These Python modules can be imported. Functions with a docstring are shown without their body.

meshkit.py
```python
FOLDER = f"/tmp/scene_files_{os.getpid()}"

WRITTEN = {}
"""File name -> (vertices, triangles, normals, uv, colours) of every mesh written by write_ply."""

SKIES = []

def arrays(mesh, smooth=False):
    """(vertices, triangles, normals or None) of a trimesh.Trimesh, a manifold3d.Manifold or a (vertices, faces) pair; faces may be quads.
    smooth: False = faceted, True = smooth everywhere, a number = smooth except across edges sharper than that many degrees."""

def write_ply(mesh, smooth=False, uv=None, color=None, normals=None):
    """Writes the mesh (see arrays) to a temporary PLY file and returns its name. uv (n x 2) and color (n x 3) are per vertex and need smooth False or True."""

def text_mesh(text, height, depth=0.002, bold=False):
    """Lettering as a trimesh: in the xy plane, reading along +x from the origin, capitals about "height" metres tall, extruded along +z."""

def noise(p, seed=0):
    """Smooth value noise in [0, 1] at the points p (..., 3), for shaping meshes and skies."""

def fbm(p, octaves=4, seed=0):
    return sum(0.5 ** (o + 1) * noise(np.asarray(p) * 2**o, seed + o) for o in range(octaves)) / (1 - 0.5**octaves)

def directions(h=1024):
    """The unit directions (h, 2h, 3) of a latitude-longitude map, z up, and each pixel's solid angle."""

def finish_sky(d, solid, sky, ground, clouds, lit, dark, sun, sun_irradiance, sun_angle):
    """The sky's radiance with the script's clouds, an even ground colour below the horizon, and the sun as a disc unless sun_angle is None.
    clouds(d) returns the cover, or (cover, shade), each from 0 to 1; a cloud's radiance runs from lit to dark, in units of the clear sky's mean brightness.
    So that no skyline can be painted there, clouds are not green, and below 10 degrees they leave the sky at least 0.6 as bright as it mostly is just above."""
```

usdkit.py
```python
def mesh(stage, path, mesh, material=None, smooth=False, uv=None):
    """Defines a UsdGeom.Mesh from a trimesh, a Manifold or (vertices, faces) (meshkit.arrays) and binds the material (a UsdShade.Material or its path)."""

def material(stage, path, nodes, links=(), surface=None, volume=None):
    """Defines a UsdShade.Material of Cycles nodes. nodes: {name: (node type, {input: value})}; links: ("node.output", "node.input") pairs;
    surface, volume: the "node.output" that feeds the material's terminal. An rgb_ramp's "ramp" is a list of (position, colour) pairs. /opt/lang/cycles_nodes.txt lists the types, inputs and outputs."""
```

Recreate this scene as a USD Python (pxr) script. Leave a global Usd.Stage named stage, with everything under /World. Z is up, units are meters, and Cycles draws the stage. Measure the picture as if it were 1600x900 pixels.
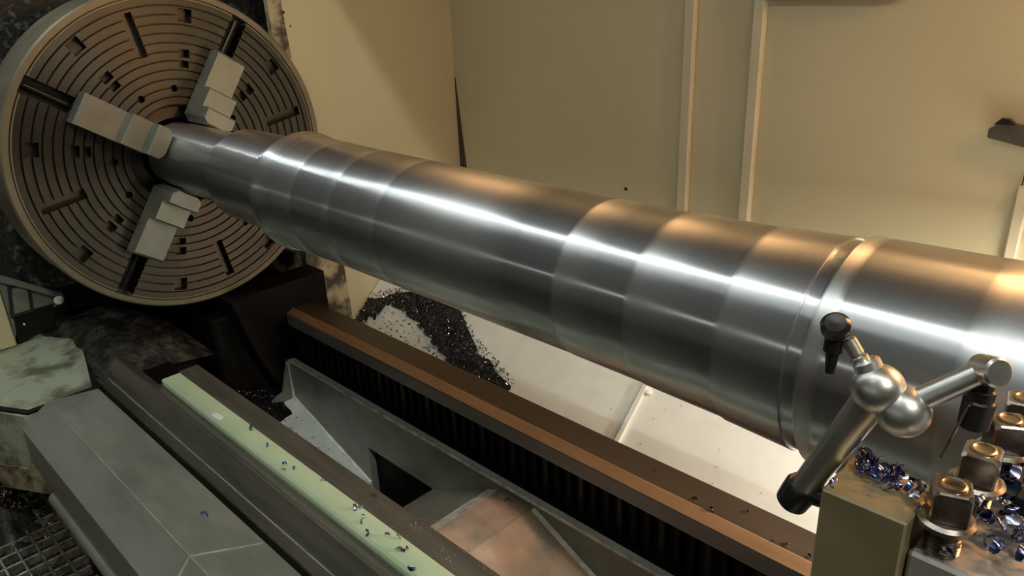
import math, random
import numpy as np, trimesh, manifold3d as m3, usdkit, meshkit
from shapely.geometry import Polygon, Point, box as sbox
from shapely.ops import unary_union
from pxr import Usd, UsdGeom, UsdLux, UsdShade, Gf, Sdf, Vt

# ------------------------------------------------------------------ stage, camera, lights
stage = Usd.Stage.CreateInMemory()
UsdGeom.SetStageUpAxis(stage, 'Z'); UsdGeom.SetStageMetersPerUnit(stage, 1.0)
stage.DefinePrim('/World', 'Xform'); stage.DefinePrim('/World/Looks', 'Scope')
Z0 = 1.20          # height of the lathe's axis; every coordinate below is (along axis, across, above axis)
EXPOSURE = 0.0

cam = UsdGeom.Camera.Define(stage, '/World/camera')
right = np.array([0.7108093, 0.70220177, -0.04077763]); down = np.array([0.24031116, -0.29692433, -0.924168]); fwd = np.array([-0.66106027, 0.64710789, -0.3798035])
M = np.eye(4); M[0, :3] = right; M[1, :3] = -down; M[2, :3] = -fwd; M[3, :3] = [2.4709, -0.9747, 0.4965 + Z0]
cam.AddTransformOp().Set(Gf.Matrix4d(*M.ravel().tolist()))
cam.CreateHorizontalApertureAttr(36.0); cam.CreateVerticalApertureAttr(20.25); cam.CreateFocalLengthAttr(36.0 * 1200 / 1600)
cam.CreateFStopAttr(0.0); cam.CreateExposureAttr(EXPOSURE); cam.CreateClippingRangeAttr((0.02, 100.0))

dome = UsdLux.DomeLight.Define(stage, '/World/dome'); dome.CreateIntensityAttr(0.02); dome.CreateColorAttr((1.0, 0.95, 0.85))

def rect_light(name, pos, target, w, h, power, color):
    l = UsdLux.RectLight.Define(stage, '/World/' + name); l.CreateWidthAttr(w); l.CreateHeightAttr(h)
    l.CreateIntensityAttr(power); l.CreateColorAttr(color)
    z = np.array(pos, float) - np.array(target, float); z /= np.linalg.norm(z)
    x = np.array([1.0, 0, 0]); x -= z * (x @ z); x /= np.linalg.norm(x); y = np.cross(z, x)
    m = np.eye(4); m[0, :3] = x; m[1, :3] = y; m[2, :3] = z; m[3, :3] = [pos[0], pos[1], pos[2] + Z0]
    l.AddTransformOp().Set(Gf.Matrix4d(*m.ravel().tolist())); return l

rect_light('tube_lamp', (-0.6, -0.62, 1.32), (-0.6, -0.1, 0.0), 9.0, 0.013, 62.0, (0.93, 1.0, 0.98))         # long tube over the operator's side
rect_light('back_lamp', (2.85, 0.86, 0.90), (2.4, 0.0, 0.1), 0.7, 0.014, 600.0, (1.0, 0.50, 0.20))             # warm lamp under the added hood, over the carriage
rect_light('work_lamp', (2.6, 0.75, -0.10), (2.6, 0.75, -0.7), 0.20, 0.12, 340.0, (1.0, 0.97, 0.90))          # machine lamp low over the tray
rect_light('high_lamp', (6.0, -2.07, 4.97), (0.0, 0.5, 0.1), 0.30, 0.30, 430.0, (1.0, 0.95, 0.78))              # unseen lamp, lined up with the hood lip to light wall_left
rect_light('shop_lamp', (1.0, -3.4, 0.80), (1.0, 0.0, 0.0), 4.0, 0.02, 11.0, (0.95, 1.0, 0.95))               # added strip, mirrored as a thin bright line along the shaft
rect_light('bay_lamp', (0.5, -3.6, 5.2), (0.5, -3.6, 0.0), 2.0, 2.0, 1.5, (0.92, 1.0, 0.97))                  # added soft fill panel

# ------------------------------------------------------------------ materials
def mat(name, nodes, links, surface='p.BSDF'):
    return usdkit.material(stage, '/World/Looks/' + name, nodes, links, surface=surface)

def simple(name, c0, c1, rough=0.5, metal=0.0, scale=6.0, detail=6, lo=0.35, hi=0.65, r1=None, bump=0.0, bscale=60.0, spec=0.5, stretch=None, coat=0.0):
    """two tones mixed by noise in world space, roughness varying with the same noise"""
    n = {'g': ('geometry', {}), 'n': ('noise_texture', {'scale': scale, 'detail': detail, 'roughness': 0.6}),
         'r': ('rgb_ramp', {'ramp': [(lo, c0), (hi, c1)]}), 'p': ('principled_bsdf', {'metallic': metal, 'specular_ior_level': spec, 'coat_weight': coat}),
         'm': ('map_range', {'from_min': lo, 'from_max': hi, 'to_min': rough, 'to_max': rough if r1 is None else r1, 'clamp': True}),
         'mp': ('mapping', {'scale': stretch or (1, 1, 1)})}
    l = [('g.position', 'mp.vector'), ('mp.vector', 'n.vector'), ('n.fac', 'r.fac'), ('r.color', 'p.base_color'), ('n.fac', 'm.value'), ('m.result', 'p.roughness')]
    if bump:
        n['bn'] = ('noise_texture', {'scale': bscale, 'detail': 4}); n['b'] = ('bump', {'strength': bump, 'distance': 0.004})
        l += [('mp.vector', 'bn.vector'), ('bn.fac', 'b.height'), ('b.normal', 'p.normal')]
    return mat(name, n, l)

CREAM = simple('cream_paint', (0.56, 0.495, 0.31), (0.60, 0.53, 0.345), rough=0.38, r1=0.46, scale=2.2, bump=0.05, bscale=9)
CREAM_TRIM = simple('cream_trim', (0.60, 0.53, 0.37), (0.64, 0.57, 0.41), rough=0.35, scale=5)
TRAY = simple('tray_paint', (0.74, 0.74, 0.67), (0.82, 0.82, 0.74), rough=0.25, r1=0.36, scale=5, bump=0.05, bscale=12)
DIRTY_CREAM = simple('oily_cream', (0.06, 0.05, 0.035), (0.45, 0.38, 0.24), rough=0.4, scale=14, lo=0.42, hi=0.60, bump=0.5, bscale=40)
GREEN = simple('pale_green_paint', (0.53, 0.66, 0.44), (0.58, 0.71, 0.49), rough=0.35, r1=0.45, scale=8, bump=0.04, bscale=20)
GREEN_OLD = simple('worn_green_paint', (0.13, 0.14, 0.085), (0.40, 0.45, 0.33), rough=0.45, scale=7, lo=0.38, hi=0.52, bump=0.3, bscale=30)
STEEL_COVER = simple('cover_steel', (0.38, 0.395, 0.335), (0.52, 0.525, 0.45), rough=0.32, r1=0.42, metal=0.6, scale=4, bump=0.05, bscale=14, stretch=(0.6, 1.5, 1.5))
WAY = simple('way_steel', (0.15, 0.145, 0.125), (0.24, 0.23, 0.20), rough=0.28, r1=0.38, metal=0.65, scale=5, stretch=(0.4, 3, 3))
WARM_SHEEN = simple('painted_warm_sheen', (0.56, 0.35, 0.20), (0.66, 0.42, 0.26), rough=0.34, r1=0.42, metal=0.6, scale=5, stretch=(0.5, 4, 4))  # orange tone stands for the warm lamp mirrored in the rail edge
RAIL = simple('rail_steel', (0.07, 0.049, 0.034), (0.105, 0.075, 0.052), rough=0.36, r1=0.46, metal=0.4, scale=4, stretch=(0.4, 3, 3))
CAST = simple('casting_paint', (0.17, 0.19, 0.165), (0.25, 0.27, 0.245), rough=0.28, r1=0.42, scale=5, bump=0.15, bscale=18)
CAST_LIGHT = simple('chute_paint', (0.50, 0.55, 0.54), (0.64, 0.69, 0.67), rough=0.32, r1=0.45, scale=7, bump=0.1, bscale=25)
RUSTY = simple('rusty_web_paint', (0.23, 0.20, 0.17), (0.42, 0.30, 0.23), rough=0.45, scale=7, lo=0.4, hi=0.6, bump=0.2, bscale=60)
EDGE = simple('worn_bright_edge', (0.30, 0.31, 0.28), (0.80, 0.81, 0.75), rough=0.35, metal=0.15, scale=30, lo=.3, hi=.6)
FACE = simple('ground_grey_face', (0.20, 0.195, 0.185), (0.27, 0.26, 0.25), rough=0.4, metal=0.3, scale=5, stretch=(0.4, 3, 3))
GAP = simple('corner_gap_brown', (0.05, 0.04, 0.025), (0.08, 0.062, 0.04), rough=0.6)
BEAD = simple('pale_weld_bead', (0.48, 0.50, 0.46), (0.85, 0.87, 0.82), rough=0.3, metal=0.1, scale=35, lo=.3, hi=.6, bump=.4, bscale=90)
LINE = simple('rubbed_line', (0.34, 0.35, 0.29), (0.55, 0.56, 0.48), rough=0.35, metal=0.3, scale=12)
OIL_SHADE = simple('oil_and_shade_black', (0.003, 0.003, 0.003), (0.010, 0.009, 0.008), rough=0.5, r1=0.65, scale=10, spec=0.15)  # oily black, also painted in for the shade inside the chip opening
GRIME = simple('chip_grime', (0.010, 0.010, 0.008), (0.075, 0.064, 0.045), rough=0.5, scale=26, lo=0.45, hi=0.72, bump=0.9, bscale=70)
PILE = simple('chip_pile_black', (0.006, 0.006, 0.007), (0.05, 0.045, 0.04), rough=0.35, scale=60, lo=0.45, hi=0.75, bump=0.9, bscale=160)
HEAD = simple('chip_spattered_black', (0.012, 0.012, 0.012), (0.17, 0.16, 0.14), rough=0.5, scale=34, lo=0.52, hi=0.72, bump=0.8, bscale=60)
BLACKEN = simple('blackened_steel', (0.022, 0.020, 0.018), (0.05, 0.043, 0.038), rough=0.26, metal=0.6, scale=40)
RACK = simple('oily_rack', (0.005, 0.005, 0.005), (0.018, 0.017, 0.016), rough=0.4, metal=0.2, scale=30, spec=0.3)
KHAKI = simple('khaki_block', (0.34, 0.275, 0.155), (0.41, 0.335, 0.20), rough=0.42, r1=0.5, metal=0.55, scale=14, bump=0.06, bscale=120)
POST = simple('tool_post_steel', (0.46, 0.44, 0.41), (0.58, 0.55, 0.51), rough=0.46, metal=0.6, scale=20)
BOLT = simple('bolt_steel', (0.30, 0.26, 0.22), (0.45, 0.39, 0.33), rough=0.24, r1=0.33, metal=1.0, scale=60)
CHROME = simple('satin_chrome', (0.68, 0.67, 0.64), (0.76, 0.75, 0.72), rough=0.33, r1=0.40, metal=1.0, scale=30)
PIPE = simple('pipe_steel', (0.56, 0.55, 0.50), (0.66, 0.64, 0.58), rough=0.38, metal=1.0, scale=30)
BLACKPL = simple('black_plastic', (0.012, 0.012, 0.012), (0.02, 0.02, 0.02), rough=0.3, scale=40)
WHITE = simple('white_label', (0.93, 0.93, 0.92), (0.95, 0.95, 0.94), rough=0.3)
ROOM = simple('room_paint', (0.44, 0.45, 0.44), (0.50, 0.51, 0.49), rough=0.8, scale=1.5)
FLOOR = simple('dark_oily_floor', (0.03, 0.028, 0.025), (0.06, 0.055, 0.05), rough=0.5, scale=3)
GREY_PLATE = simple('grey_plate', (0.13, 0.14, 0.115), (0.18, 0.19, 0.16), rough=0.5, scale=12)
LEVER = simple('dull_brown_steel', (0.10, 0.08, 0.065), (0.14, 0.115, 0.095), rough=0.4, metal=0.5, scale=20)
GRATE = simple('oily_grating', (0.10, 0.10, 0.085), (0.36, 0.35, 0.30), rough=0.38, metal=0.5, scale=40)

def aniso(name, base, rough_ramp, x0, x1, tang, an=1.0, base_ramp=None, noise_amt=0.025, lobe=0.0):
    """turned steel: roughness follows the finish of each pass along the axis; tang = direction the highlight is drawn out in"""
    n = {'g': ('geometry', {}), 's': ('separate_xyz', {}), 'mx': ('map_range', {'from_min': x0, 'from_max': x1, 'to_min': 0.0, 'to_max': 1.0, 'clamp': True}),
         'rr': ('rgb_ramp', {'ramp': rough_ramp}), 'bw': ('rgb_to_bw', {}), 'ns': ('noise_texture', {'scale': 1.0, 'detail': 5, 'roughness': 0.7}), 'mp': ('mapping', {'scale': (420, 6, 6)}),
         'ma': ('math', {'math_type': 'multiply_add', 'value2': noise_amt, 'value3': -noise_amt / 2}), 'ad': ('math', {'math_type': 'add'}),
         'p': ('principled_bsdf', {'metallic': 1.0, 'anisotropic': an, 'base_color': base})}
    l = [('g.position', 's.vector'), ('s.x', 'mx.value'), ('mx.result', 'rr.fac'), ('rr.color', 'bw.color'), ('g.position', 'mp.vector'), ('mp.vector', 'ns.vector'), ('ns.fac', 'ma.value1'),
         ('bw.val', 'ad.value1'), ('ma.value', 'ad.value2'), ('ad.value', 'p.roughness')]
    if base_ramp:
        n['br'] = ('rgb_ramp', {'ramp': base_ramp}); l += [('mx.result', 'br.fac'), ('br.color', 'p.base_color')]
    if tang == 'axis':
        n['t'] = ('combine_xyz', {'x': 1.0, 'y': 0.0, 'z': 0.0}); l += [('t.vector', 'p.tangent')]
    else:   # radial direction on a face seen end on
        n['sb'] = ('vector_math', {'math_type': 'subtract', 'vector2': (0, 0, Z0)}); n['ml'] = ('vector_math', {'math_type': 'multiply', 'vector2': (0, 1, 1)}); n['nm'] = ('vector_math', {'math_type': 'normalize'})
        l += [('g.position', 'sb.vector1'), ('sb.vector', 'ml.vector1'), ('ml.vector', 'nm.vector1'), ('nm.vector', 'p.tangent')]
    if lobe:
        n['q'] = ('principled_bsdf', {'metallic': 1.0, 'anisotropic': .75, 'roughness': .56, 'base_color': base}); n['mc'] = ('mix_closure', {'fac': lobe})
        l += [('p.BSDF', 'mc.closure1'), ('q.BSDF', 'mc.closure2')]
        if tang == 'axis': l.append(('t.vector', 'q.tangent'))
        if base_ramp: l.append(('br.color', 'q.base_color'))
        return mat(name, n, l, 'mc.closure')
    return mat(name, n, l)

X0, X1 = -0.1, 2.7
def fr(x): return (x - X0) / (X1 - X0)
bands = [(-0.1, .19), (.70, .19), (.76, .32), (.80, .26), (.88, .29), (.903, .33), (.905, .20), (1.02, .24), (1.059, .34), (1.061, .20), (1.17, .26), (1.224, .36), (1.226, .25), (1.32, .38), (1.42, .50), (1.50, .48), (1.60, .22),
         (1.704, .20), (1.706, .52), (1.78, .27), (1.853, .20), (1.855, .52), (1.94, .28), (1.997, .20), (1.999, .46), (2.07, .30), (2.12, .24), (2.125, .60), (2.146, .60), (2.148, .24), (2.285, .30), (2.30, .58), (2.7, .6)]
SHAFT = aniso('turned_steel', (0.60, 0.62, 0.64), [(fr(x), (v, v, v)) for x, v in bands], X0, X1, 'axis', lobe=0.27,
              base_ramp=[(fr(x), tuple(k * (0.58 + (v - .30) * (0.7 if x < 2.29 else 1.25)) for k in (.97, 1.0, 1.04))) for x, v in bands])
CHUCK = aniso('faced_chuck_iron', (0.095, 0.086, 0.069), [(0, (.46,) * 3), (1, (.46,) * 3)], -0.2, 0.2, 'radial', an=0.7, noise_amt=0.1)
RIM = simple('rim_steel', (0.19, 0.168, 0.115), (0.26, 0.23, 0.165), rough=0.40, r1=0.5, metal=0.5, scale=6)
JAW = simple('jaw_steel', (0.25, 0.26, 0.22), (0.33, 0.33, 0.28), rough=0.42, r1=0.5, metal=0.7, scale=10)

def chip_mat(name, cols, rough=0.22):
    return mat(name, {'o': ('object_info', {}), 'g': ('geometry', {}), 'ad': ('math', {'math_type': 'add'}), 'n': ('noise_texture', {'scale': 45.0, 'detail': 1}), 'f': ('math', {'math_type': 'multiply_add', 'value2': 0.9, 'value3': -0.35}),
                      'r': ('rgb_ramp', {'ramp': cols}), 'p': ('principled_bsdf', {'metallic': 1.0, 'roughness': rough})},
               [('g.position', 'n.vector'), ('n.fac', 'f.value1'), ('f.value', 'ad.value1'), ('o.random', 'ad.value2'), ('ad.value', 'r.fac'), ('r.color', 'p.base_color')])
BLUECHIP = chip_mat('blue_tempered_chip', [(0.0, (0.06, 0.10, 0.34)), (0.22, (0.14, 0.24, 0.62)), (0.40, (0.08, 0.07, 0.20)), (0.58, (0.55, 0.56, 0.64)), (0.72, (0.10, 0.06, 0.12)), (0.86, (0.20, 0.30, 0.70)), (1.0, (0.5, 0.5, 0.58))])
SPECK = simple('bright_speck', (0.55, 0.58, 0.62), (0.8, 0.8, 0.8), rough=0.3, metal=0.4, scale=80)
DARKCHIP = chip_mat('dark_chip', [(0.0, (0.01, 0.01, 0.012)), (0.5, (0.03, 0.03, 0.04)), (0.8, (0.10, 0.10, 0.13)), (1.0, (0.6, 0.6, 0.64))], 0.22)

# ------------------------------------------------------------------ helpers
used = {}
def uniq(parent, name):
    k = used.get((parent, name), 0); used[(parent, name)] = k + 1
    return name if k == 0 else f'{name}_{k:03d}'
def setd(p, label=None, cat=None, group=None, kind=None):
    for k, v in (('label', label), ('category', cat), ('group', group), ('kind', kind)):
        if v: p.SetCustomDataByKey(k, v)
LOCS = {}
def thing(name, label, cat, loc=(0, 0, 0), group=None, kind=None):
    n = '/World/' + uniq('/World', name)
    x = UsdGeom.Xform.Define(stage, n); x.AddTranslateOp().Set((loc[0], loc[1], loc[2] + Z0))
    LOCS[n] = np.array(loc, float); setd(x.GetPrim(), label, cat, group, kind)
    return n
def tm(m):
    if isinstance(m, m3.Manifold):
        q = m.to_mesh(); return trimesh.Trimesh(q.vert_properties[:, :3], q.tri_verts, process=False)
    return m
def part(parent, name, mesh, material, smooth=30, label=None, kind=None):
    p = parent + '/' + uniq(parent, name); mesh = tm(mesh).copy()
    base = parent
    while base not in LOCS: base = base.rsplit('/', 1)[0]
    mesh.apply_translation(-LOCS[base])
    o = usdkit.mesh(stage, p, mesh, material, smooth=smooth); setd(o.GetPrim(), label, None, None, kind)
    return p
def single(name, mesh, material, label=None, cat=None, group=None, kind=None, smooth=30):
    n = '/World/' + uniq('/World', name); mesh = tm(mesh).copy(); c = mesh.bounds.mean(0); c[2] = mesh.bounds[0][2]
    mesh.apply_translation(-c)
    o = usdkit.mesh(stage, n, mesh, material, smooth=smooth); o.AddTranslateOp().Set((c[0], c[1], c[2] + Z0)); setd(o.GetPrim(), label, cat, group, kind)
    return n
cat_ = trimesh.util.concatenate
def box(x0, x1, y0, y1, z0, z1, b=0.0):
    """a box, its edges chamfered by b"""
    if b <= 0: 
        m = trimesh.creation.box([x1 - x0, y1 - y0, z1 - z0]); m.apply_translation([(x0 + x1) / 2, (y0 + y1) / 2, (z0 + z1) / 2]); return m
    P = []
    for i in (0, 1):
        for j in (0, 1):
            for k in (0, 1):
                c = np.array([(x0, x1)[i], (y0, y1)[j], (z0, z1)[k]]); s = np.array([1 - 2 * i, 1 - 2 * j, 1 - 2 * k]) * b
                for a in range(3):
                    q = c + s; q[a] = c[a]; P.append(q)
    return trimesh.convex.convex_hull(np.array(P))
def prism(poly, x0, x1, axis='x', rnd=0.0):
    """extrudes a polygon along an axis. axis x: polygon in (y,z); y: (x,z); z: (x,y)"""
    g = poly if isinstance(poly, Polygon) else Polygon(poly)
    if rnd: g = g.buffer(-rnd, join_style=2).buffer(rnd, quad_segs=4)
    m = trimesh.creation.extrude_polygon(g, x1 - x0, engine='earcut'); v = m.vertices.copy()
    if axis == 'x': w = np.stack([v[:, 2] + x0, v[:, 0], v[:, 1]], 1); f = m.faces
    elif axis == 'y': w = np.stack([v[:, 0], v[:, 2] + x0, v[:, 1]], 1); f = m.faces[:, ::-1]
    else: w = np.stack([v[:, 0], v[:, 1], v[:, 2] + x0], 1); f = m.faces
    return trimesh.Trimesh(w, f, process=False)
def frame_to(d):
    d = np.array(d, float); d /= np.linalg.norm(d); a = np.cross(d, [0, 0, 1.0] if abs(d[2]) < .9 else [1.0, 0, 0]); a /= np.linalg.norm(a)
    return a, np.cross(d, a), d
def lathe(prof, o=(0, 0, 0), d=(1, 0, 0), n=48, closed=False):
    """revolves (t, r) about the axis through o along d; closed: the profile is a ring (a hollow body)"""
    a, b, d = frame_to(d); pr = np.array(prof, float); k = len(pr); th = np.arange(n) * 2 * np.pi / n
    V = np.array(o)[None, None] + pr[:, None, 0:1] * d + pr[:, None, 1:2] * (np.cos(th)[None, :, None] * a + np.sin(th)[None, :, None] * b)
    V = V.reshape(-1, 3); F = []
    for i in range(k if closed else k - 1):
        i2 = (i + 1) % k; r = np.arange(n); r2 = (r + 1) % n
        F += [np.stack([i * n + r, i2 * n + r, i2 * n + r2], 1), np.stack([i * n + r, i2 * n + r2, i * n + r2], 1)]
    F = np.vstack(F)
    if not closed:
        c0, c1 = len(V), len(V) + 1; V = np.vstack([V, [np.array(o) + pr[0, 0] * d], [np.array(o) + pr[-1, 0] * d]]); r = np.arange(n); r2 = (r + 1) % n
        F = np.vstack([F, np.stack([np.full(n, c0), r, r2], 1), np.stack([np.full(n, c1), (k - 1) * n + r2, (k - 1) * n + r], 1)])
    m = trimesh.Trimesh(V, F, process=False)
    if m.volume < 0: m.invert()
    return m
def rod(p, q, r0, r1=None, n=32, ch=0.0015):
    p, q = np.array(p, float), np.array(q, float); L = np.linalg.norm(q - p); r1 = r0 if r1 is None else r1
    return lathe([(0, r0 - ch), (ch, r0), (L - ch, r1), (L, r1 - ch)], p, q - p, n)
def ball(c, r, n=3):
    m = trimesh.creation.icosphere(n, r); m.apply_translation(c); return m
def man(t):
    t = trimesh.Trimesh(t.vertices, t.faces, process=True)
    return m3.Manifold(m3.Mesh(t.vertices.astype(np.float32), t.faces.astype(np.uint32)))
def xf(m, R=np.eye(3), t=(0, 0, 0)):
    m = m.copy(); T = np.eye(4); T[:3, :3] = R; T[:3, 3] = t; m.apply_transform(T); return m
def rot_x(a):
    c, s = math.cos(a), math.sin(a); return np.array([[1, 0, 0], [0, c, -s], [0, s, c]])

# ------------------------------------------------------------------ setting: enclosure and room
single('floor', box(-7, 9, -6, 1.5, -1.25, -1.2), FLOOR, kind='structure')
single('ceiling', box(-7, 9, -6, 1.5, 5.4, 5.45), ROOM, kind='structure')
single('wall_front', box(-7, 9, -6.05, -6, -1.2, 5.4), ROOM, kind='structure')
single('wall_right', box(9, 9.05, -6, 1.5, -1.2, 5.4), ROOM, kind='structure')

YB = 1.21
n = thing('wall_back', None, None, (1.6, YB, -1.2), kind='structure')
part(n, 'panel', box(-0.05, 1.084, YB, YB + .02, -1.2, 1.0), CREAM)
part(n, 'panel', box(1.088, 1.322, YB + .006, YB + .02, -1.2, 1.0), CREAM)
part(n, 'panel', box(1.326, 2.050, YB + .003, YB + .02, -1.2, 1.0), CREAM)
part(n, 'panel', box(2.054, 4.2, YB, YB + .02, -1.2, 1.0), CREAM)
part(n, 'trim_strip', box(1.070, 1.108, YB - .016, YB + .006, -1.2, .965, 0.004), CREAM_TRIM)
part(n, 'trim_strip', box(1.302, 1.340, YB - .018, YB + .006, -1.2, .965, 0.005), CREAM_TRIM)
part(n, 'trim_strip', box(2.046, 2.075, YB - .016, YB + .004, -1.2, -0.04, 0.004), CREAM_TRIM)
part(n, 'upper_rail', box(1.34, 1.70, YB - .035, YB + .003, 0.394, 0.45, 0.004), LEVER)
part(n, 'screw_head', lathe([(0, .006), (.003, .006), (.005, .003)], (.848, YB, -.241), (0, -1, 0), 16), BLACKEN)
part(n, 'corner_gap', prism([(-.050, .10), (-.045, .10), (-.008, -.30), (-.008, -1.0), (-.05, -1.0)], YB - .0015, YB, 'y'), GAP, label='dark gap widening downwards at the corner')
single('ceiling', box(-.05, 4.2, .35, YB, .966, .98), CREAM, kind='structure')      # unseen hood, added so its lip casts the diagonal shadow on wall_left

# end wall beside the chuck, cut round for it
n = thing('wall_left', None, None, (-0.05, 0.8, -1.2), kind='structure')
g = Polygon([(0.40, -0.80), (YB, -0.80), (YB, .966), (0.40, .966)]).difference(Point(0, 0).buffer(0.512, quad_segs=48))
g = max(getattr(g, 'geoms', [g]), key=lambda q: q.area)
dirt = unary_union([Polygon([(.3, -1), (.578, -1), (.560, -.55), (.54, -.2), (.3, -.2)]), Polygon([(.39, .25), (.462, .25), (.452, .40), (.455, .97), (.39, .97)])])
g_dirty = g.intersection(dirt); g_clean = g.difference(dirt)
g_clean = max(getattr(g_clean, 'geoms', [g_clean]), key=lambda q: q.area)
part(n, 'end_panel', prism(g_clean, -0.07, -0.05), CREAM)
for q in getattr(g_dirty, 'geoms', [g_dirty]): part(n, 'oily_edge', prism(q, -0.07, -0.046), DIRTY_CREAM, label='oil and chip stained lower edge of the end panel')
rng = np.random.default_rng(5)
m = []
for i in range(26):
    y = .44 + abs(rng.normal(0, .022)); z = rng.uniform(.16, .46); s = rng.uniform(.002, .006)
    if math.hypot(y, z) < .56: continue
    m.append(xf(trimesh.creation.icosphere(1, s), np.diag([.5, 1, 1.3]), (-.05, y, z)))
part(n, 'oil_spatter', cat_(m), OIL_SHADE, kind='stuff')

# ------------------------------------------------------------------ headstock
n = thing('headstock', 'dark headstock housing spattered with chips behind the chuck', 'headstock', (-0.6, 0, -0.6))
part(n, 'housing', box(-1.3, -0.50, -0.44, 0.80, -0.50, 1.3, 0.02), HEAD)
part(n, 'spindle_nose', lathe([(-.51, .25), (-.50, .26), (-.19, .26), (-.185, .25)], n=64), OIL_SHADE)
part(n, 'lower_casting', box(-1.2, -0.60, -0.30, 0.44, -1.2, -0.50, 0.02), OIL_SHADE)
part(n, 'guard_sheet', box(-0.9, -.075, .42, .44, -.75, -.50), DIRTY_CREAM)

# ------------------------------------------------------------------ chuck
n = thing('four_jaw_chuck', 'large grooved four-jaw chuck with a round face gripping the steel shaft', 'chuck', (0, 0, -0.5))
prof = [(-.18, .115), (-.18, .470), (-.006, .470), (0, .470)]
for r in np.arange(.450, .17, -.0268): prof += [(0, r + .0026), (-.010, r + .0016), (-.010, r - .0016), (0, r - .0026)]
prof += [(0, .160), (-.004, .155), (-.03, .152), (-.03, .115)]
body = man(lathe(prof, n=192, closed=True))
def radial(u0, u1, w, d, th, v=0.0):
    return man(xf(box(-d, .02, u0, u1, v - w / 2, v + w / 2), rot_x(math.radians(th))))
cut = []
for j in range(4):
    t = 55.5 + 90 * j
    cut.append(radial(.30, .478, .052, .05, t))
    for s in (-22, 22):
        cut.append(radial(.405, .445, .042, .03, t + s)); cut.append(radial(.270, .292, .030, .03, t + s)); cut.append(radial(.300, .325, .034, .03, t + s))
    cut.append(radial(.310, .440, .030, .03, t + 45))
    for s in (-15, 15):
        a = math.radians(t + 45 + s); cut.append(man(lathe([(-.03, .011), (.02, .011)], (0, .207 * math.cos(a), .207 * math.sin(a)), n=20)))
body = body - m3.Manifold.batch_boolean(cut, m3.OpType.Add)
part(n, 'body', body, CHUCK, smooth=25)
rim = man(lathe([(-.18, .4705), (-.18, .494), (-.175, .5), (-.005, .5), (.0, .495), (.0, .4790), (-.009, .4780), (-.009, .4755), (.0, .4745), (.0, .4705)], n=192, closed=True)) - m3.Manifold.batch_boolean([radial(.46, .480, .052, .05, 55.5 + 90 * j) for j in range(4)], m3.OpType.Add)
part(n, 'rim', rim, RIM, smooth=25, label='bright outer rim')
jp = Polygon([(.107, .001), (.107, .140), (.112, .146), (.154, .146), (.158, .141), (.158, .102), (.216, .102), (.220, .097), (.220, .060), (.335, .060), (.342, .052), (.342, .001)])
for j in range(4):
    th = math.radians(55.5 + 90 * j)
    m = trimesh.creation.extrude_polygon(jp, .094, engine='earcut'); v = m.vertices.copy()
    m = trimesh.Trimesh(np.stack([v[:, 1], v[:, 0], v[:, 2] - .047], 1), m.faces, process=False)
    if m.volume < 0: m.invert()
    jaw = man(m)
    for s in (-1, 1):   # the gripping corners are cut off
        jaw = jaw - man(xf(box(-.01, .2, -.012, .012, -.02, .02), rot_x(s * .9), (0, .101, s * .050)))
    jn = part(n, 'jaw', xf(tm(jaw), rot_x(th)), JAW, smooth=20)
    part(jn, 'guide_tongue', xf(box(-.045, .002, .30, .335, -.024, .024), rot_x(th)), JAW)
    part(n, 'adjusting_screw', xf(lathe([(0, .009), (.13, .009)], (-.025, .338, 0), (0, 1, 0), 14), rot_x(th)), BLACKEN)

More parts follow.
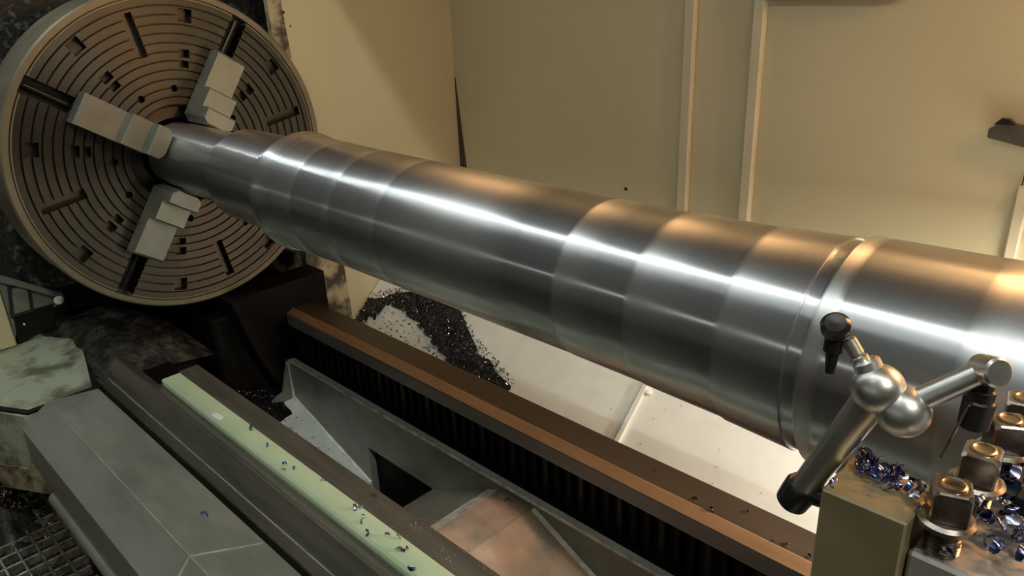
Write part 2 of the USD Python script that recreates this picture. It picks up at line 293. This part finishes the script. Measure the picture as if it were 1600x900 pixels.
# ------------------------------------------------------------------ shaft
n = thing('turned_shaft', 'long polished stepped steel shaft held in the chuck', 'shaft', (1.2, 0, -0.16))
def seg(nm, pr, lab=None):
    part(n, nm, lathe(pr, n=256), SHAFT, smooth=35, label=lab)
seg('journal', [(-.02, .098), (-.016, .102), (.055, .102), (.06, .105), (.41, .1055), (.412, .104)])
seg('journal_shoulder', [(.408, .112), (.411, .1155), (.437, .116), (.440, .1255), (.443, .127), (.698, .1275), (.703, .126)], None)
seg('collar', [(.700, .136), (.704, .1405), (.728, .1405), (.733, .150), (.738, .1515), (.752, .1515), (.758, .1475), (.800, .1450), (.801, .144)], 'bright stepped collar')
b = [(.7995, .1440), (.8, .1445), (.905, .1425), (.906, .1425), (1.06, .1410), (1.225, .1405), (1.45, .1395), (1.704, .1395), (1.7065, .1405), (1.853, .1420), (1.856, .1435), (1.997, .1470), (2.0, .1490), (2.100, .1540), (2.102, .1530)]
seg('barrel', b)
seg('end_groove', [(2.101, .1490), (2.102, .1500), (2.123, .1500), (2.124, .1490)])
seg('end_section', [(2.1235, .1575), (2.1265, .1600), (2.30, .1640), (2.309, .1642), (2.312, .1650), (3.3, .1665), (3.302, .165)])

# ------------------------------------------------------------------ bed
n = thing('lathe_bed', 'long cast lathe bed with steel slideways under the shaft', 'lathe bed', (1.4, 0, -1.2))
XE = 3.4
part(n, 'rear_rail', prism([(.2275, -.6135), (.2275, -.657), (.343, -.657), (.343, -.602), (.340, -.600), (.2565, -.600), (.2565, -.604)], .0705, XE), RAIL, smooth=False)
part(n, 'wear_strip', prism([(.2265, -.6120), (.2275, -.6136), (.2565, -.6040), (.2565, -.5995), (.2550, -.5990), (.2535, -.5995)], .0705, XE), WARM_SHEEN, smooth=False, label='orange brown strip along the rail edge, a painted warm reflection')  # rail edge split off to carry the warm reflection as colour
part(n, 'rail_face', box(.0705, XE, .2255, .2275, -.657, -.6140), FACE, label='grey ground front face of the rail')
part(n, 'front_slideway', prism([(-.306, -.618), (-.240, -.618), (-.240, -.603), (-.237, -.600), (-.181, -.600), (-.178, -.603), (-.178, -1.2), (-.306, -1.2)], .235, XE), WAY, smooth=False)
part(n, 'vee_slideway', prism([(-.3065, -.640), (-.308, -.612), (-.332, -.599), (-.337, -.598), (-.341, -.600), (-.374, -.648), (-.378, -.651), (-.382, -.650), (-.411, -.641), (-.413, -.644), (-.413, -1.2), (-.3065, -1.2)], -.02, XE), WAY, smooth=False)
part(n, 'front_slideway', prism([(-.306, -.66), (-.19, -.66), (-.19, -1.2), (-.306, -1.2)], -.02, .235), OIL_SHADE)
part(n, 'way_edge', rod((0, -.3785, -.6505), (XE, -.3785, -.6505), .0016, n=8), LINE, label='worn bright edge of the vee slideway')
gs = prism([(-.300, -.6175), (-.241, -.6175), (-.241, -.600), (-.244, -.597), (-.292, -.597), (-.298, -.601), (-.3005, -.607)], .262, XE)
nose = prism(Polygon([(.247, -.293), (.252, -.2995), (.2625, -.300), (.2625, -.241), (.250, -.241), (.247, -.246)]), -.6175, -.599, 'z')
part(n, 'guard_strip', cat_([gs, nose]), GREEN, label='pale green painted strip along the front slideway')
# rear inner wall with its opening (the wall is 25 mm thick, seen from the front), ledge and rack
win = sbox(.560, -1.2, .893, -.950)
wall = Polygon([(.10, -1.2), (XE, -1.2), (XE, -.780), (.10, -.780)]).difference(win).difference(sbox(1.80, -1.2, 2.12, -.95))
part(n, 'inner_wall', prism(wall, .19, .215, 'y'), CAST)
part(n, 'opening_liner', box(.52, .93, .2155, .25, -1.2, -.94), OIL_SHADE, label='black backing that paints the shade inside the chip opening')  # black backing box, puts the dark of the opening into colour
part(n, 'wall_edge', rod((.10, .1900, -.7795), (XE, .1900, -.7795), .005, n=10), EDGE, label='worn bright top edge of the inner wall')
part(n, 'ledge', box(.10, XE, .212, .262, -.800, -.7795), OIL_SHADE)
part(n, 'ledge_lip', box(.10, XE, .188, .2115, -.7795, -.7765, .001), CAST_LIGHT, label='wiped grey lip of the ledge')
part(n, 'rail_web', box(.0705, XE, .252, .33, -1.2, -.657), OIL_SHADE)
for i in range(58):
    x = .12 + .04 * i
    part(n, 'rack_tooth', box(x, x + .017, .234, .2525, -.778, -.660, .002), OIL_SHADE if i % 3 else RACK)
part(n, 'end_web', prism([(-.178, -1.2), (.19, -1.2), (.19, -.782), (.186, -.778), (.15, -.90), (.06, -.932), (-.178, -.932)], .085, .10), CAST)
def chute(x0, z0, x1, z1, nm, mtl, y0=-.178, y1=.19, t=.02):
    part(n, nm, prism([(x0, z0), (x1, z1), (x1, z1 - t), (x0, z0 - t)], y0, y1, 'y'), mtl, smooth=False)
chute(.10, -.935, .558, -1.096, 'chute_plate', CAST_LIGHT)
part(n, 'opening_floor', box(.558, .893, -.178, .19, -1.2, -1.12), OIL_SHADE)
chute(.893, -.955, 1.150, -.826, 'chute_plate', STEEL_COVER)
chute(1.150, -.824, 1.20, -.800, 'chute_plate', EDGE)
part(n, 'cross_web', prism([(1.198, -.800), (1.324, -.797), (1.324, -1.2), (1.198, -1.2)], -.178, .19, 'y'), RUSTY)
chute(1.324, -.797, 1.80, -1.03, 'chute_plate', RUSTY)
chute(2.12, -.955, 2.42, -.80, 'chute_plate', STEEL_COVER)
part(n, 'weld_bead', rod((.10, .187, -.934), (.557, .187, -1.094), .0075, n=8), BEAD)
part(n, 'weld_bead', rod((1.326, .187, -.797), (1.80, .187, -1.028), .009, n=8), BEAD)
part(n, 'weld_bead', rod((.097, .187, -.785), (.097, .187, -.935), .007, n=8), BEAD)
part(n, 'rusty_patch', prism(Polygon([(1.205, -.17), (1.32, -.17), (1.32, .18), (1.225, .18), (1.21, .05)]), -.799, -.7955, 'z'), RUSTY)

# black curved slab and block below the chuck, at the end of the bed
g = Polygon([(.03, -.50), (.055, -.60), (.09, -.72), (.13, -.83), (.19, -.93), (.26, -.93), (.26, -.66), (.40, -.68), (.40, -.50)]).difference(Point(0, 0).buffer(.512, quad_segs=40))
g = max(getattr(g, 'geoms', [g]), key=lambda q: q.area)
nb = '/World/headstock'
part(nb, 'curved_web', prism(g, -.04, .07), OIL_SHADE)
part(nb, 'rear_block', box(-.60, -.045, .0, .42, -1.2, -.60, .01), OIL_SHADE)

# ------------------------------------------------------------------ front cover
n = thing('front_cover', 'folded grey sheet-steel cover along the front of the bed', 'machine cover', (1.4, -.55, -1.0))
part(n, 'top_sheet', prism([(-.436, -.625), (-.436, -.635), (-.572, -.618), (-.651, -.668), (-.654, -.662), (-.574, -.608)], .10, XE), STEEL_COVER, smooth=False)
part(n, 'front_flange', prism([(-.650, -.664), (-.6545, -.664), (-.657, -.780), (-.652, -.780)], .10, XE), STEEL_COVER, smooth=False)
part(n, 'fold_weld', rod((.30, -.5735, -.6085), (XE, -.5735, -.6085), .0022, n=8), LINE, label='pale worn line along the fold')
for x in (1.06,):
    part(n, 'seam_weld', cat_([rod((x, -.574, -.608), (x + .06, -.44, -.6245), .0022, n=8), rod((x, -.574, -.608), (x + .03, -.650, -.658), .0022, n=8)]), LINE, label='pale cross seam')
part(n, 'end_plate', prism([(-.436, -.632), (-.574, -.615), (-.652, -.668), (-.654, -.780), (-.436, -.780)], .10, .106), STEEL_COVER, smooth=False)
single('coolant_pipe', rod((.27, -.652, -.818), (2.9, -.652, -.818), .020, n=24), STEEL_COVER, 'dull grey pipe running below the front cover', 'pipe')
single('bed_side', box(.16, XE, -.605, -.435, -1.2, -.79, .01), OIL_SHADE, 'dark bed side below the front cover', 'machine base')

# ------------------------------------------------------------------ headstock foot with bracket
n = thing('corner_casting', 'worn green painted casting at the near corner of the headstock', 'machine casting', (-.25, -.55, -1.2))
part(n, 'casting', prism(Polygon([(-.85, -.72), (-.06, -.72), (.092, -.640), (.092, -.44), (-.12, -.40), (-.30, -.36), (-.85, -.36)]), -.815, -.632, 'z'), GREEN_OLD, smooth=20)
part(n, 'foot_flange', prism(Polygon([(-.85, -.725), (-.05, -.725), (.11, -.635), (.11, -.45), (-.85, -.40)]), -.90, -.817, 'z'), DIRTY_CREAM)
part(n, 'foot', box(-.85, -.02, -.58, -.38, -1.2, -.902), OIL_SHADE)
part(n, 'black_seal', prism(Polygon([(-.055, -.71), (.0925, -.63), (.0925, -.43), (-.11, -.395), (-.10, -.405), (.070, -.445), (.070, -.622), (-.063, -.695)]), -.632, -.626, 'z'), OIL_SHADE)
n = thing('limit_bracket', 'cream upright bracket with a framed square plate beside the chuck', 'bracket', (-.45, -.5, -.63))
part(n, 'post', box(-.60, -.462, -.64, -.515, -.6305, -.36, .004), CREAM)
part(n, 'arm', prism([(-.60, -.30), (-.338, -.492), (-.338, -.512), (-.60, -.325)], -.475, -.455), GREY_PLATE)
part(n, 'back_plate', prism([(-.51, -.40), (-.345, -.505), (-.345, -.53), (-.51, -.60)], -.500, -.480), GREY_PLATE)
part(n, 'dark_recess', prism([(-.495, -.525), (-.37, -.525), (-.385, -.605), (-.51, -.632)], -.498, -.472), OIL_SHADE)
fr_ = Polygon([(-.488, -.418), (-.424, -.425), (-.436, -.528), (-.506, -.529)])
part(n, 'square_frame', prism(fr_.difference(fr_.buffer(-.009)), -.4799, -.466), BLACKPL)
part(n, 'square_plate', prism(fr_.buffer(-.008), -.4799, -.470), GREY_PLATE)
part(n, 'knob', lathe([(0, .010), (.004, .015), (.014, .016), (.022, .010)], (-.465, -.351, -.512), (1, -.4, .2), 20), WHITE, label='white knob at the end of the arm')
part(n, 'screw', ball((-.47, -.475, -.565), .006, 2), CHROME)

# dirt and chips heaped under the chuck and on the floor
def heap(poly, zf, nm, parent, mtl, h, seed, step=.014, sc=14):
    """a noisy mound over polygon poly (x,y) above the surface zf(x,y)"""
    x0, y0, x1, y1 = poly.bounds; xs = np.arange(x0, x1 + step, step); ys = np.arange(y0, y1 + step, step)
    from shapely import contains_xy, distance, points as sp
    X, Y = np.meshgrid(xs, ys, indexing='ij'); inside = contains_xy(poly, X.ravel(), Y.ravel()).reshape(X.shape)
    d = distance(poly.exterior, sp(X.ravel(), Y.ravel())).reshape(X.shape) * np.where(inside, 1, -1)
    nz = meshkit.fbm(np.stack([X * sc, Y * sc, 0 * X], -1), 4, seed)
    H = h * np.clip(d / .10, -0.5, 1) * (.45 + .9 * nz) + .25 * h * (nz - .5)
    Z = zf(X, Y) + H
    V = np.stack([X, Y, Z], -1).reshape(-1, 3); idx = np.arange(len(V)).reshape(X.shape)
    keep = (d[:-1, :-1] > -.02) & (d[1:, 1:] > -.02)
    a, b, c, e = idx[:-1, :-1][keep], idx[1:, :-1][keep], idx[1:, 1:][keep], idx[:-1, 1:][keep]
    m = trimesh.Trimesh(V, np.vstack([np.stack([a, b, c], 1), np.stack([a, c, e], 1)]), process=False); m.remove_unreferenced_vertices()
    if parent: return part(parent, nm, m, mtl, smooth=True, kind='stuff'), m
    return m

def flake(seed, L=.010, w=.0035, t=.0006, curl=2.6, n=6, pitch=.002):
    """a curled chip: a bent ribbon with thickness"""
    r = np.random.default_rng(seed); R = L / curl; a = np.linspace(0, curl, n + 1); V = []
    for i, q in enumerate(a):
        ww = w * (.55 + .45 * math.sin(math.pi * (i + .6) / (n + 1.2)))
        for rr in (R, R - t):
            for s in (-1, 1): V.append([rr * math.cos(q) - R * .4, rr * math.sin(q) - R * .5, s * ww / 2 + pitch * i / n + R * .0])
    V = np.array(V); F = []
    for i in range(n):
        b = 4 * i
        for p, q in ((0, 1), (1, 3), (3, 2), (2, 0)): F += [[b + p, b + q, b + 4 + q], [b + p, b + 4 + q, b + 4 + p]]
    F += [[0, 2, 3], [0, 3, 1], [4 * n, 4 * n + 1, 4 * n + 3], [4 * n, 4 * n + 3, 4 * n + 2]]
    m = trimesh.Trimesh(V, F, process=False); trimesh.repair.fix_normals(m)
    m.vertices += r.normal(0, t * .25, m.vertices.shape); return m

def randrot(r, flat=False):
    if flat:
        a = r.uniform(0, 2 * math.pi); t = r.uniform(-.5, .5); c, s = math.cos(a), math.sin(a)
        Rz = np.array([[c, -s, 0], [s, c, 0], [0, 0, 1]])
        return Rz @ rot_x(t + (math.pi / 2 if r.random() < .5 else 0))
    q = r.normal(size=4); q /= np.linalg.norm(q); return trimesh.transformations.quaternion_matrix(q)[:3, :3]

def scatter(parent, name, pts, sizes, material, seed, protos=None):
    """many small chips as one point instancer, a stuff part of its heap"""
    base = LOCS[parent]; p = parent + '/' + uniq(parent, name); pi = UsdGeom.PointInstancer.Define(stage, p); r = np.random.default_rng(seed); ids = []
    for k in range(3):
        q = f'{p}/chip' + (f'_{k:03d}' if k else '')
        usdkit.mesh(stage, q, flake(seed * 7 + k, curl=(1.2, 2.4, 4.0)[k], n=3 + k), material, smooth=False); ids.append(Sdf.Path(q))
    pi.CreatePrototypesRel().SetTargets(ids)
    pi.CreateProtoIndicesAttr(r.integers(0, 3, len(pts)).tolist())
    pi.CreatePositionsAttr(Vt.Vec3fArray.FromNumpy((np.array(pts) - base).astype(np.float32)))
    qs = r.normal(size=(len(pts), 4)); qs /= np.linalg.norm(qs, axis=1, keepdims=True)
    pi.CreateOrientationsAttr([Gf.Quath(*map(float, q)) for q in qs])
    s = np.repeat(np.array(sizes)[:, None], 3, 1); pi.CreateScalesAttr(Vt.Vec3fArray.FromNumpy(s.astype(np.float32)))
    setd(pi.GetPrim(), kind='stuff'); return p

# ------------------------------------------------------------------ chip tray behind the bed
tz = lambda y: -.795 + .93 * (y - .58)
n = thing('chip_tray', 'sloping cream-painted chip tray behind the bed, split by a raised seam', 'chip tray', (1.4, .6, -1.1))
def tray_poly(t): return [(.36, tz(.36)), (.93, tz(.93)), (YB - .003, tz(.93)), (YB - .003, tz(.93) - t), (.93 + t, tz(.93) - t), (.36 + t, tz(.36) - t)]
part(n, 'tray_sheet', prism(tray_poly(.006), -.045, 1.302), TRAY, smooth=False)
part(n, 'tray_sheet', prism(tray_poly(.006), 1.306, XE), TRAY, smooth=False)
s = .93 / math.hypot(1, .93); c_ = 1 / math.hypot(1, .93)
def seamp(y, h): return (y - s * h, tz(y) + c_ * h)
part(n, 'seam_strip', prism([seamp(.36, -.002), seamp(.36, .015), seamp(.93, .015), seamp(.93, -.002)], 1.298, 1.312), TRAY, smooth=False)
part(n, 'weld_lump', xf(ball((0, 0, 0), .012, 2), np.diag([1.2, 1, .7]), (1.318, .702, tz(.702) + .004)), TRAY)
# the pile of dark chips lying on it
n = thing('chip_pile', 'dark glittering heap of steel chips on the cream tray by the end wall', 'steel chips', (.3, .6, -.8), kind='stuff')
pile = Polygon([(-.045, .36), (-.045, .655), (.004, .666), (.152, .722), (.25, .745), (.335, .745), (.40, .740), (.467, .714), (.576, .659), (.729, .621), (.85, .588), (.80, .535), (.66, .37)])
bare = Polygon([(.003, .576), (.085, .606), (.087, .655), (.165, .650), (.302, .624), (.43, .594), (.559, .558), (.67, .532), (.52, .50), (.353, .53), (.182, .545)])
dense = pile.difference(bare)
dense = max(getattr(dense, 'geoms', [dense]), key=lambda q: q.area)
heap(dense, lambda X, Y: tz(Y), 'mound', n, PILE, .022, 11)
r = np.random.default_rng(21); from shapely import contains_xy
pts, sz = [], []
while len(pts) < 5200:
    x, y = r.uniform(-.04, .9), r.uniform(.36, .77)
    if not contains_xy(pile.buffer(.012), x, y): continue
    inb = contains_xy(bare, x, y)
    if inb and r.random() > .16: continue
    e = pile.exterior.distance(Point(x, y)); h = .004 if inb else .010 + .022 * min(1, e / .08) * r.uniform(.3, 1.15)
    pts.append((x, y, tz(y) + h)); sz.append(r.uniform(.5, 1.25))
scatter(n, 'loose_chips', pts, sz, DARKCHIP, 3)

n = '/World/chip_tray'
pts = []
while len(pts) < 60:
    x, y = r.uniform(.9, 2.2), r.uniform(.42, .75); pts.append((x, y, tz(y) + .002))
scatter(n, 'tray_specks', pts, r.uniform(.25, .7, 60), DARKCHIP, 8)
# dark chip heaps below the chuck
n = thing('chip_heap', 'black oily heap of fine chips between the slideways below the chuck', 'steel chips', (.0, .0, -.95), kind='stuff')
hp = Polygon([(-.62, -.20), (-.40, .0), (-.2, .02), (.02, .14), (.16, .14), (.19, .04), (.17, -.10), (.30, -.172), (-.3, -.172)])
zf = lambda X, Y: np.where(X < .1, -.93, -.935 - .35 * (X - .1)) + .0 * Y
heap(hp, zf, 'mound', n, OIL_SHADE, .05, 12)
pts, sz = [], []
while len(pts) < 2600:
    x, y = r.uniform(-.62, .42), r.uniform(-.17, .15)
    ins = contains_xy(hp, x, y)
    if not ins and (r.random() > .10 or x < .1): continue
    z = float(zf(np.array(x), np.array(y))) + (.004 if not ins else .012 + .05 * min(1, hp.exterior.distance(Point(x, y)) / .1) * r.uniform(.5, 1))
    pts.append((x, y, z)); sz.append(r.uniform(.35, .9))
scatter(n, 'loose_chips', pts, sz, DARKCHIP, 4)
single('pit_floor', box(-.9, .085, -.19, .19, -.97, -.945), OIL_SHADE, 'oily black pit floor below the chuck', 'machine base')
n = thing('dirt_mound', 'brown grimy mound of old chips between headstock foot and chuck', 'swarf', (-.25, -.3, -.66), kind='stuff')
heap(Polygon([(-.60, -.46), (-.35, -.40), (-.12, -.40), (-.02, -.36), (.02, -.25), (.02, -.05), (-.3, -.05), (-.60, -.15)]), lambda X, Y: -.655 - .05 * (X + .1) - .12 * np.clip(Y + .2, 0, 1), 'mound', n, GRIME, .05, 15)
part(n, 'mound_base', box(-.58, .0, -.37, -.08, -.80, -.665, .02), OIL_SHADE)
n = thing('floor_swarf', 'brown heap of floor swarf against the headstock foot', 'swarf', (-.3, -.8, -1.2), kind='stuff')
heap(Polygon([(-.75, -1.0), (-.30, -.90), (-.10, -.76), (-.18, -.64), (-.40, -.60), (-.75, -.62)]), lambda X, Y: -1.19 + 0 * X, 'mound', n, GRIME, .13, 16)
pts = []; 
while len(pts) < 900:
    x, y = r.uniform(-.7, .3), r.uniform(-1.0, -.6); d = max(0, .25 - math.hypot(x + .4, y + .78))
    if r.random() < .15 + d * 4: pts.append((x, y, -1.17 + d * .5))
scatter(n, 'loose_chips', pts, r.uniform(.6, 1.6, len(pts)), KHAKI, 6)

# floor grating: crossed bars
n = thing('floor_grating', 'black oily floor grating of crossed bars with chips', 'grating', (.2, -.85, -1.2))
for i in range(22):
    x = -.46 + .062 * i; part(n, 'cross_bar', box(x, x + .009, -1.15, -.60, -1.185, -1.155, .001), GRATE)
for j in range(12):
    y = -1.15 + .05 * j; part(n, 'bearing_bar', box(-.48, .86, y, y + .008, -1.183, -1.152, .001), GRATE)

n = thing('metal_specks', 'fine bright metal specks scattered on the front slideways beside the green strip', 'metal specks', (1.4, -.3, -.6), kind='stuff')
pts, sz = [], []
while len(pts) < 420:
    x = 1.95 - abs(r.normal(0, .34)); q = r.random()
    if x < .4: continue
    if q < .55: pts.append((x, r.uniform(-.238, -.182), -.5985))
    elif q < .75: pts.append((x, r.uniform(-.305, -.303), -.6165)) 
    else:
        y = r.uniform(-.372, -.340); pts.append((x, y, -.598 - (-.337 - y) * 1.3))
    sz.append(r.uniform(.12, .42))
scatter(n, 'specks', pts, sz, SPECK, 9)

# ------------------------------------------------------------------ carriage, tool post
n = thing('carriage', 'steel carriage saddle across the bed under the tool post', 'carriage', (2.7, -.2, -.6))
part(n, 'saddle', box(2.24, 3.3, -.66, .38, -.590, -.42, .01), POST)
part(n, 'cross_slide', box(2.245, 2.9, -.50, -.1, -.42, -.25, .008), POST)
n = thing('tool_post', 'steel tool post carrying a row of square-head clamp bolts', 'tool post', (2.5, -.28, -.25))
part(n, 'body', box(2.3345, 2.75, -.392, -.172, -.25, .036, .003), POST)
for i, (bx, by) in enumerate([(2.353, -.372), (2.356, -.303), (2.359, -.236), (2.360, -.186)]):
    zt = .100
    ang = [0.35, .1, .5, .2][i]; c, s = math.cos(ang), math.sin(ang); Rz = np.array([[c, -s, 0], [s, c, 0], [0, 0, 1]])
    hd = man(box(-.0145, .0145, -.0145, .0145, -.030, 0, .0015)) ^ man(lathe([(-.031, .0195), (-.004, .0195), (0, .0165)], (0, 0, 0), (0, 0, 1), 40))
    b_ = part(n, 'clamp_bolt', xf(tm(hd), Rz, (bx, by, zt)), BOLT, smooth=25)
    part(b_, 'flange', lathe([(-.0375, .019), (-.036, .0225), (-.032, .0225), (-.0295, .019), (-.0295, .012)], (bx, by, zt), (0, 0, 1), 40), BOLT)
    pr = [(-.0675, .011)]
    for k in range(10): z = -.0665 + .0029 * k; pr += [(z, .0118), (z + .00145, .0145)]
    pr += [(-.0375, .0118)]
    part(b_, 'threaded_shank', lathe(pr, (bx, by, zt), (0, 0, 1), 32), BOLT, smooth=20)
    part(b_, 'crown', lathe([(-.001, .011), (.0012, .0105), (.0018, .0085), (.0006, .006)], (bx, by, zt), (0, 0, 1), 24), BOLT)
single('cutting_tool_bar', box(2.385, 2.41, -.30, -.168, .0365, .066, .002), BLACKEN, 'dark square tool bar clamped beside the bolts', 'tool')
n = thing('clamp_block', 'khaki brown steel block with chips on top, left of the tool post', 'clamp block', (2.297, -.37, -.25))
part(n, 'body', box(2.262, 2.333, -.404, -.338, -.25, .070, .002), KHAKI)

# ------------------------------------------------------------------ jointed coolant nozzle
n = thing('coolant_nozzle', 'jointed chrome coolant pipe with two ball joints in front of the shaft', 'coolant nozzle', (2.235, -.35, .0))
Yn = -.355
part(n, 'base_cap', lathe([(0, .0125), (.003, .0155), (.016, .0165), (.026, .0165), (.030, .0145)], (2.2165, Yn, .002), (.012, 0, .03), 32), BLACKPL, label='black end cap')
part(n, 'mounting_stud', rod((2.224, Yn, .022), (2.2618, Yn, .026), .0105), BLACKPL)
part(n, 'pipe', rod((2.224, Yn, .018), (2.2775, Yn, .146), .0125, .0155), PIPE)
part(n, 'ball_joint', ball((2.2800, Yn, .1545), .0220, 4), CHROME)
part(n, 'joint_cap', lathe([(0, .010), (.002, .0118), (.009, .0115), (.011, .0095)], (2.2715, Yn, .1685), (-.5, 0, .8), 32), CHROME)
part(n, 'ball_joint', ball((2.3010, Yn + .004, .1390), .0225, 4), CHROME)
part(n, 'arm', rod((2.303, Yn + .005, .1445), (2.347, Yn + .03, .1825), .0105, .0095), CHROME)
part(n, 'elbow', lathe([(-.012, .0105), (-.010, .0125), (.010, .0125), (.012, .0105)], (2.351, Yn + .03, .1845), (.6, -.45, .25), 32), CHROME)
part(n, 'outlet', lathe([(0, .0085), (.010, .0085), (.0115, .0105), (.020, .0105), (.0215, .0125), (.046, .0120), (.048, .0085)], (2.3495, Yn + .032, .1775), (-.03, .0, -1), 28), BLACKPL, label='black screw outlet')
part(n, 'spring_wire', rod((2.345, Yn + .02, .155), (2.332, Yn + .02, .098), .0012, n=8, ch=.0003), BOLT)
# upper left branch: short links to a black outlet
part(n, 'link', rod((2.268, Yn, .168), (2.2595, Yn, .1795), .0078), PIPE)
part(n, 'link', rod((2.2595, Yn, .1795), (2.2490, Yn, .1925), .0066), PIPE)
part(n, 'outlet', lathe([(0, .004), (.020, .0060), (.022, .0085), (.045, .0080), (.046, .0075)], (2.2375, Yn, .1555), (.02, 0, 1), 24), BLACKPL)
part(n, 'outlet_knob', lathe([(0, .010), (.002, .0125), (.009, .0125), (.012, .009), (.0115, .0)], (2.2385, Yn - .001, .198), (.12, -.55, .8), 32), BLACKEN, label='dark round knob at the top')

# ------------------------------------------------------------------ lever on the back wall
n = thing('door_latch', 'dull brown latch lever on the back wall panel', 'latch', (2.0, 1.18, .06))
part(n, 'lever', prism([(1.962, .072), (1.962, .094), (1.985, .112), (2.14, .100), (2.14, .045), (2.04, .058)], 1.185, 1.200, 'y', .004), LEVER)
part(n, 'clip', prism([(1.972, .106), (1.986, .122), (2.002, .121), (2.020, .108)], 1.180, 1.198, 'y'), BLACKEN)
part(n, 'pivot', rod((2.10, 1.2095, .075), (2.10, 1.178, .075), .012), LEVER)

dab = prism(Point(0, 0).buffer(.009).union(Point(.026, .002).buffer(.0085)).convex_hull, 0, .0015, 'z'); dab.apply_translation([.575, -.284, -.5968])
single('paint_dab', dab, WHITE, 'small white oval patch stuck on the pale green guard strip', 'label')

# ------------------------------------------------------------------ single chips
protos = {}
def chip(name, label, group, p, size, seed, material=BLUECHIP, flat=True, kind_=0, category='metal chip'):
    r = np.random.default_rng(seed); nm = '/World/' + uniq('/World', name)
    key = (name, kind_)
    if key not in protos:
        cl = f'/World/Looks/{name}_shape' + (f'_{kind_:03d}' if kind_ else '')
        cp = stage.CreateClassPrim(cl); 
        usdkit.mesh(stage, cl + '/curl', flake(seed + 99, L=(.012, .014, .018)[kind_], w=(.005, .0045, .0035)[kind_], t=.0007, curl=(1.5, 2.8, 4.6)[kind_], n=4 + 2 * kind_, pitch=(.0, .001, .004)[kind_]), material, smooth=True)
        protos[key] = cl
    x = UsdGeom.Xform.Define(stage, nm); R = randrot(r, flat) * size; M = np.eye(4); M[:3, :3] = R.T; M[3, :3] = [p[0], p[1], p[2] + Z0]
    x.AddTransformOp().Set(Gf.Matrix4d(*M.ravel().tolist())); x.GetPrim().GetReferences().AddInternalReference(protos[key]); x.GetPrim().SetInstanceable(True)
    setd(x.GetPrim(), label, category, group)
ORD = 'first second third fourth fifth sixth seventh eighth ninth tenth eleventh twelfth thirteenth fourteenth fifteenth sixteenth'.split()
k = 0
for i, (x, y) in enumerate(sorted([(.969, -.270), (.936, -.274), (.954, -.292), (1.259, -.274), (1.247, -.262), (1.062, -.250), (1.212, -.248), (1.205, -.258), (1.335, -.261), (1.356, -.252), (1.391, -.271), (1.40, -.266), (1.452, -.288), (.83, -.265), (.72, -.25), (1.30, -.29)])):
    chip('strip_chip', f'small blue curled chip on the pale green guard strip, {ORD[i]} from the chuck end', 'chips on the green guard strip', (x, y, -.5925), r.uniform(1.1, 2.0), 100 + k, kind_=k % 3); k += 1
for i, (x, y) in enumerate([(1.20, -.20), (1.234, -.215), (1.341, -.192)]):
    chip('slideway_chip', f'blue chip on the bare steel beside the green strip, {ORD[i]} from the chuck end', 'chips on the front slideway', (x, y, -.595), r.uniform(1.2, 1.9), 140 + k, kind_=k % 3); k += 1
chip('cover_chip', 'lone blue chip lying on the folded grey front cover', None, (.945, -.486, -.6125), 1.9, 171, kind_=1)
chip('web_chip', 'blue chip at the worn edge of the rusty cross web', None, (1.26, .165, -.790), 2.0, 172, kind_=1)
for i, (x, y) in enumerate(sorted([(1.62, .298), (1.794, .262), (1.942, .262), (1.746, .270), (1.853, .311), (1.965, .27), (2.013, .265)])):
    chip('rail_chip', f'small dark chip on the brown rear rail, {ORD[i]} from the chuck end', 'chips on the rear rail', (x, y, -.5955), r.uniform(.8, 1.5), 180 + k, DARKCHIP, kind_=k % 3); k += 1
BOLTS = [(2.353, -.372), (2.356, -.303), (2.359, -.236), (2.360, -.186)]
# on the clamp block and the tool post
for i in range(46):
    x, y = r.uniform(2.266, 2.331), r.uniform(-.400, -.342)
    f = (x - 2.262) / .071
    if i < 26: y = r.uniform(-.372, -.342)
    elif y < -.372 + .0 and r.random() < .75: y = -.372 + r.uniform(0, .03)
    zone = 'far edge' if y > -.366 else 'near edge'
    chip('block_chip', f'blue curled chip on top of the khaki clamp block along its {zone}', f'chips on the clamp block, {zone}', (x, y, .0745 + r.uniform(0, .007)), r.uniform(.85, 1.5), 300 + i, kind_=i % 3, flat=i % 3 > 0)
cnt = 0
while cnt < 190:
    x, y = r.uniform(2.337, 2.52), r.uniform(-.388, -.176)
    if any(math.hypot(x - a, y - b) < .019 for a, b in [(2.353, -.372), (2.356, -.303), (2.359, -.236), (2.360, -.186)]): continue
    if y < -.365 and r.random() < .75: continue
    if x > 2.46 and r.random() < .5: continue
    near = min(range(4), key=lambda q: math.hypot(x - BOLTS[q][0], y - BOLTS[q][1]))
    zone = f'beside the {ORD[near]} bolt from the front' if x < 2.40 else ('clear of the bolts, near edge' if y < -.28 else 'clear of the bolts, toward the shaft')
    chip('post_chip', f'blue curled chip on the tool post {zone}', f'tool post chips {zone}', (x, y, .042 + r.uniform(0, .026) * min(1, (y + .41) / .06)), r.uniform(1.1, 1.9), 500 + cnt, kind_=cnt % 3, flat=cnt % 2 > 0); cnt += 1
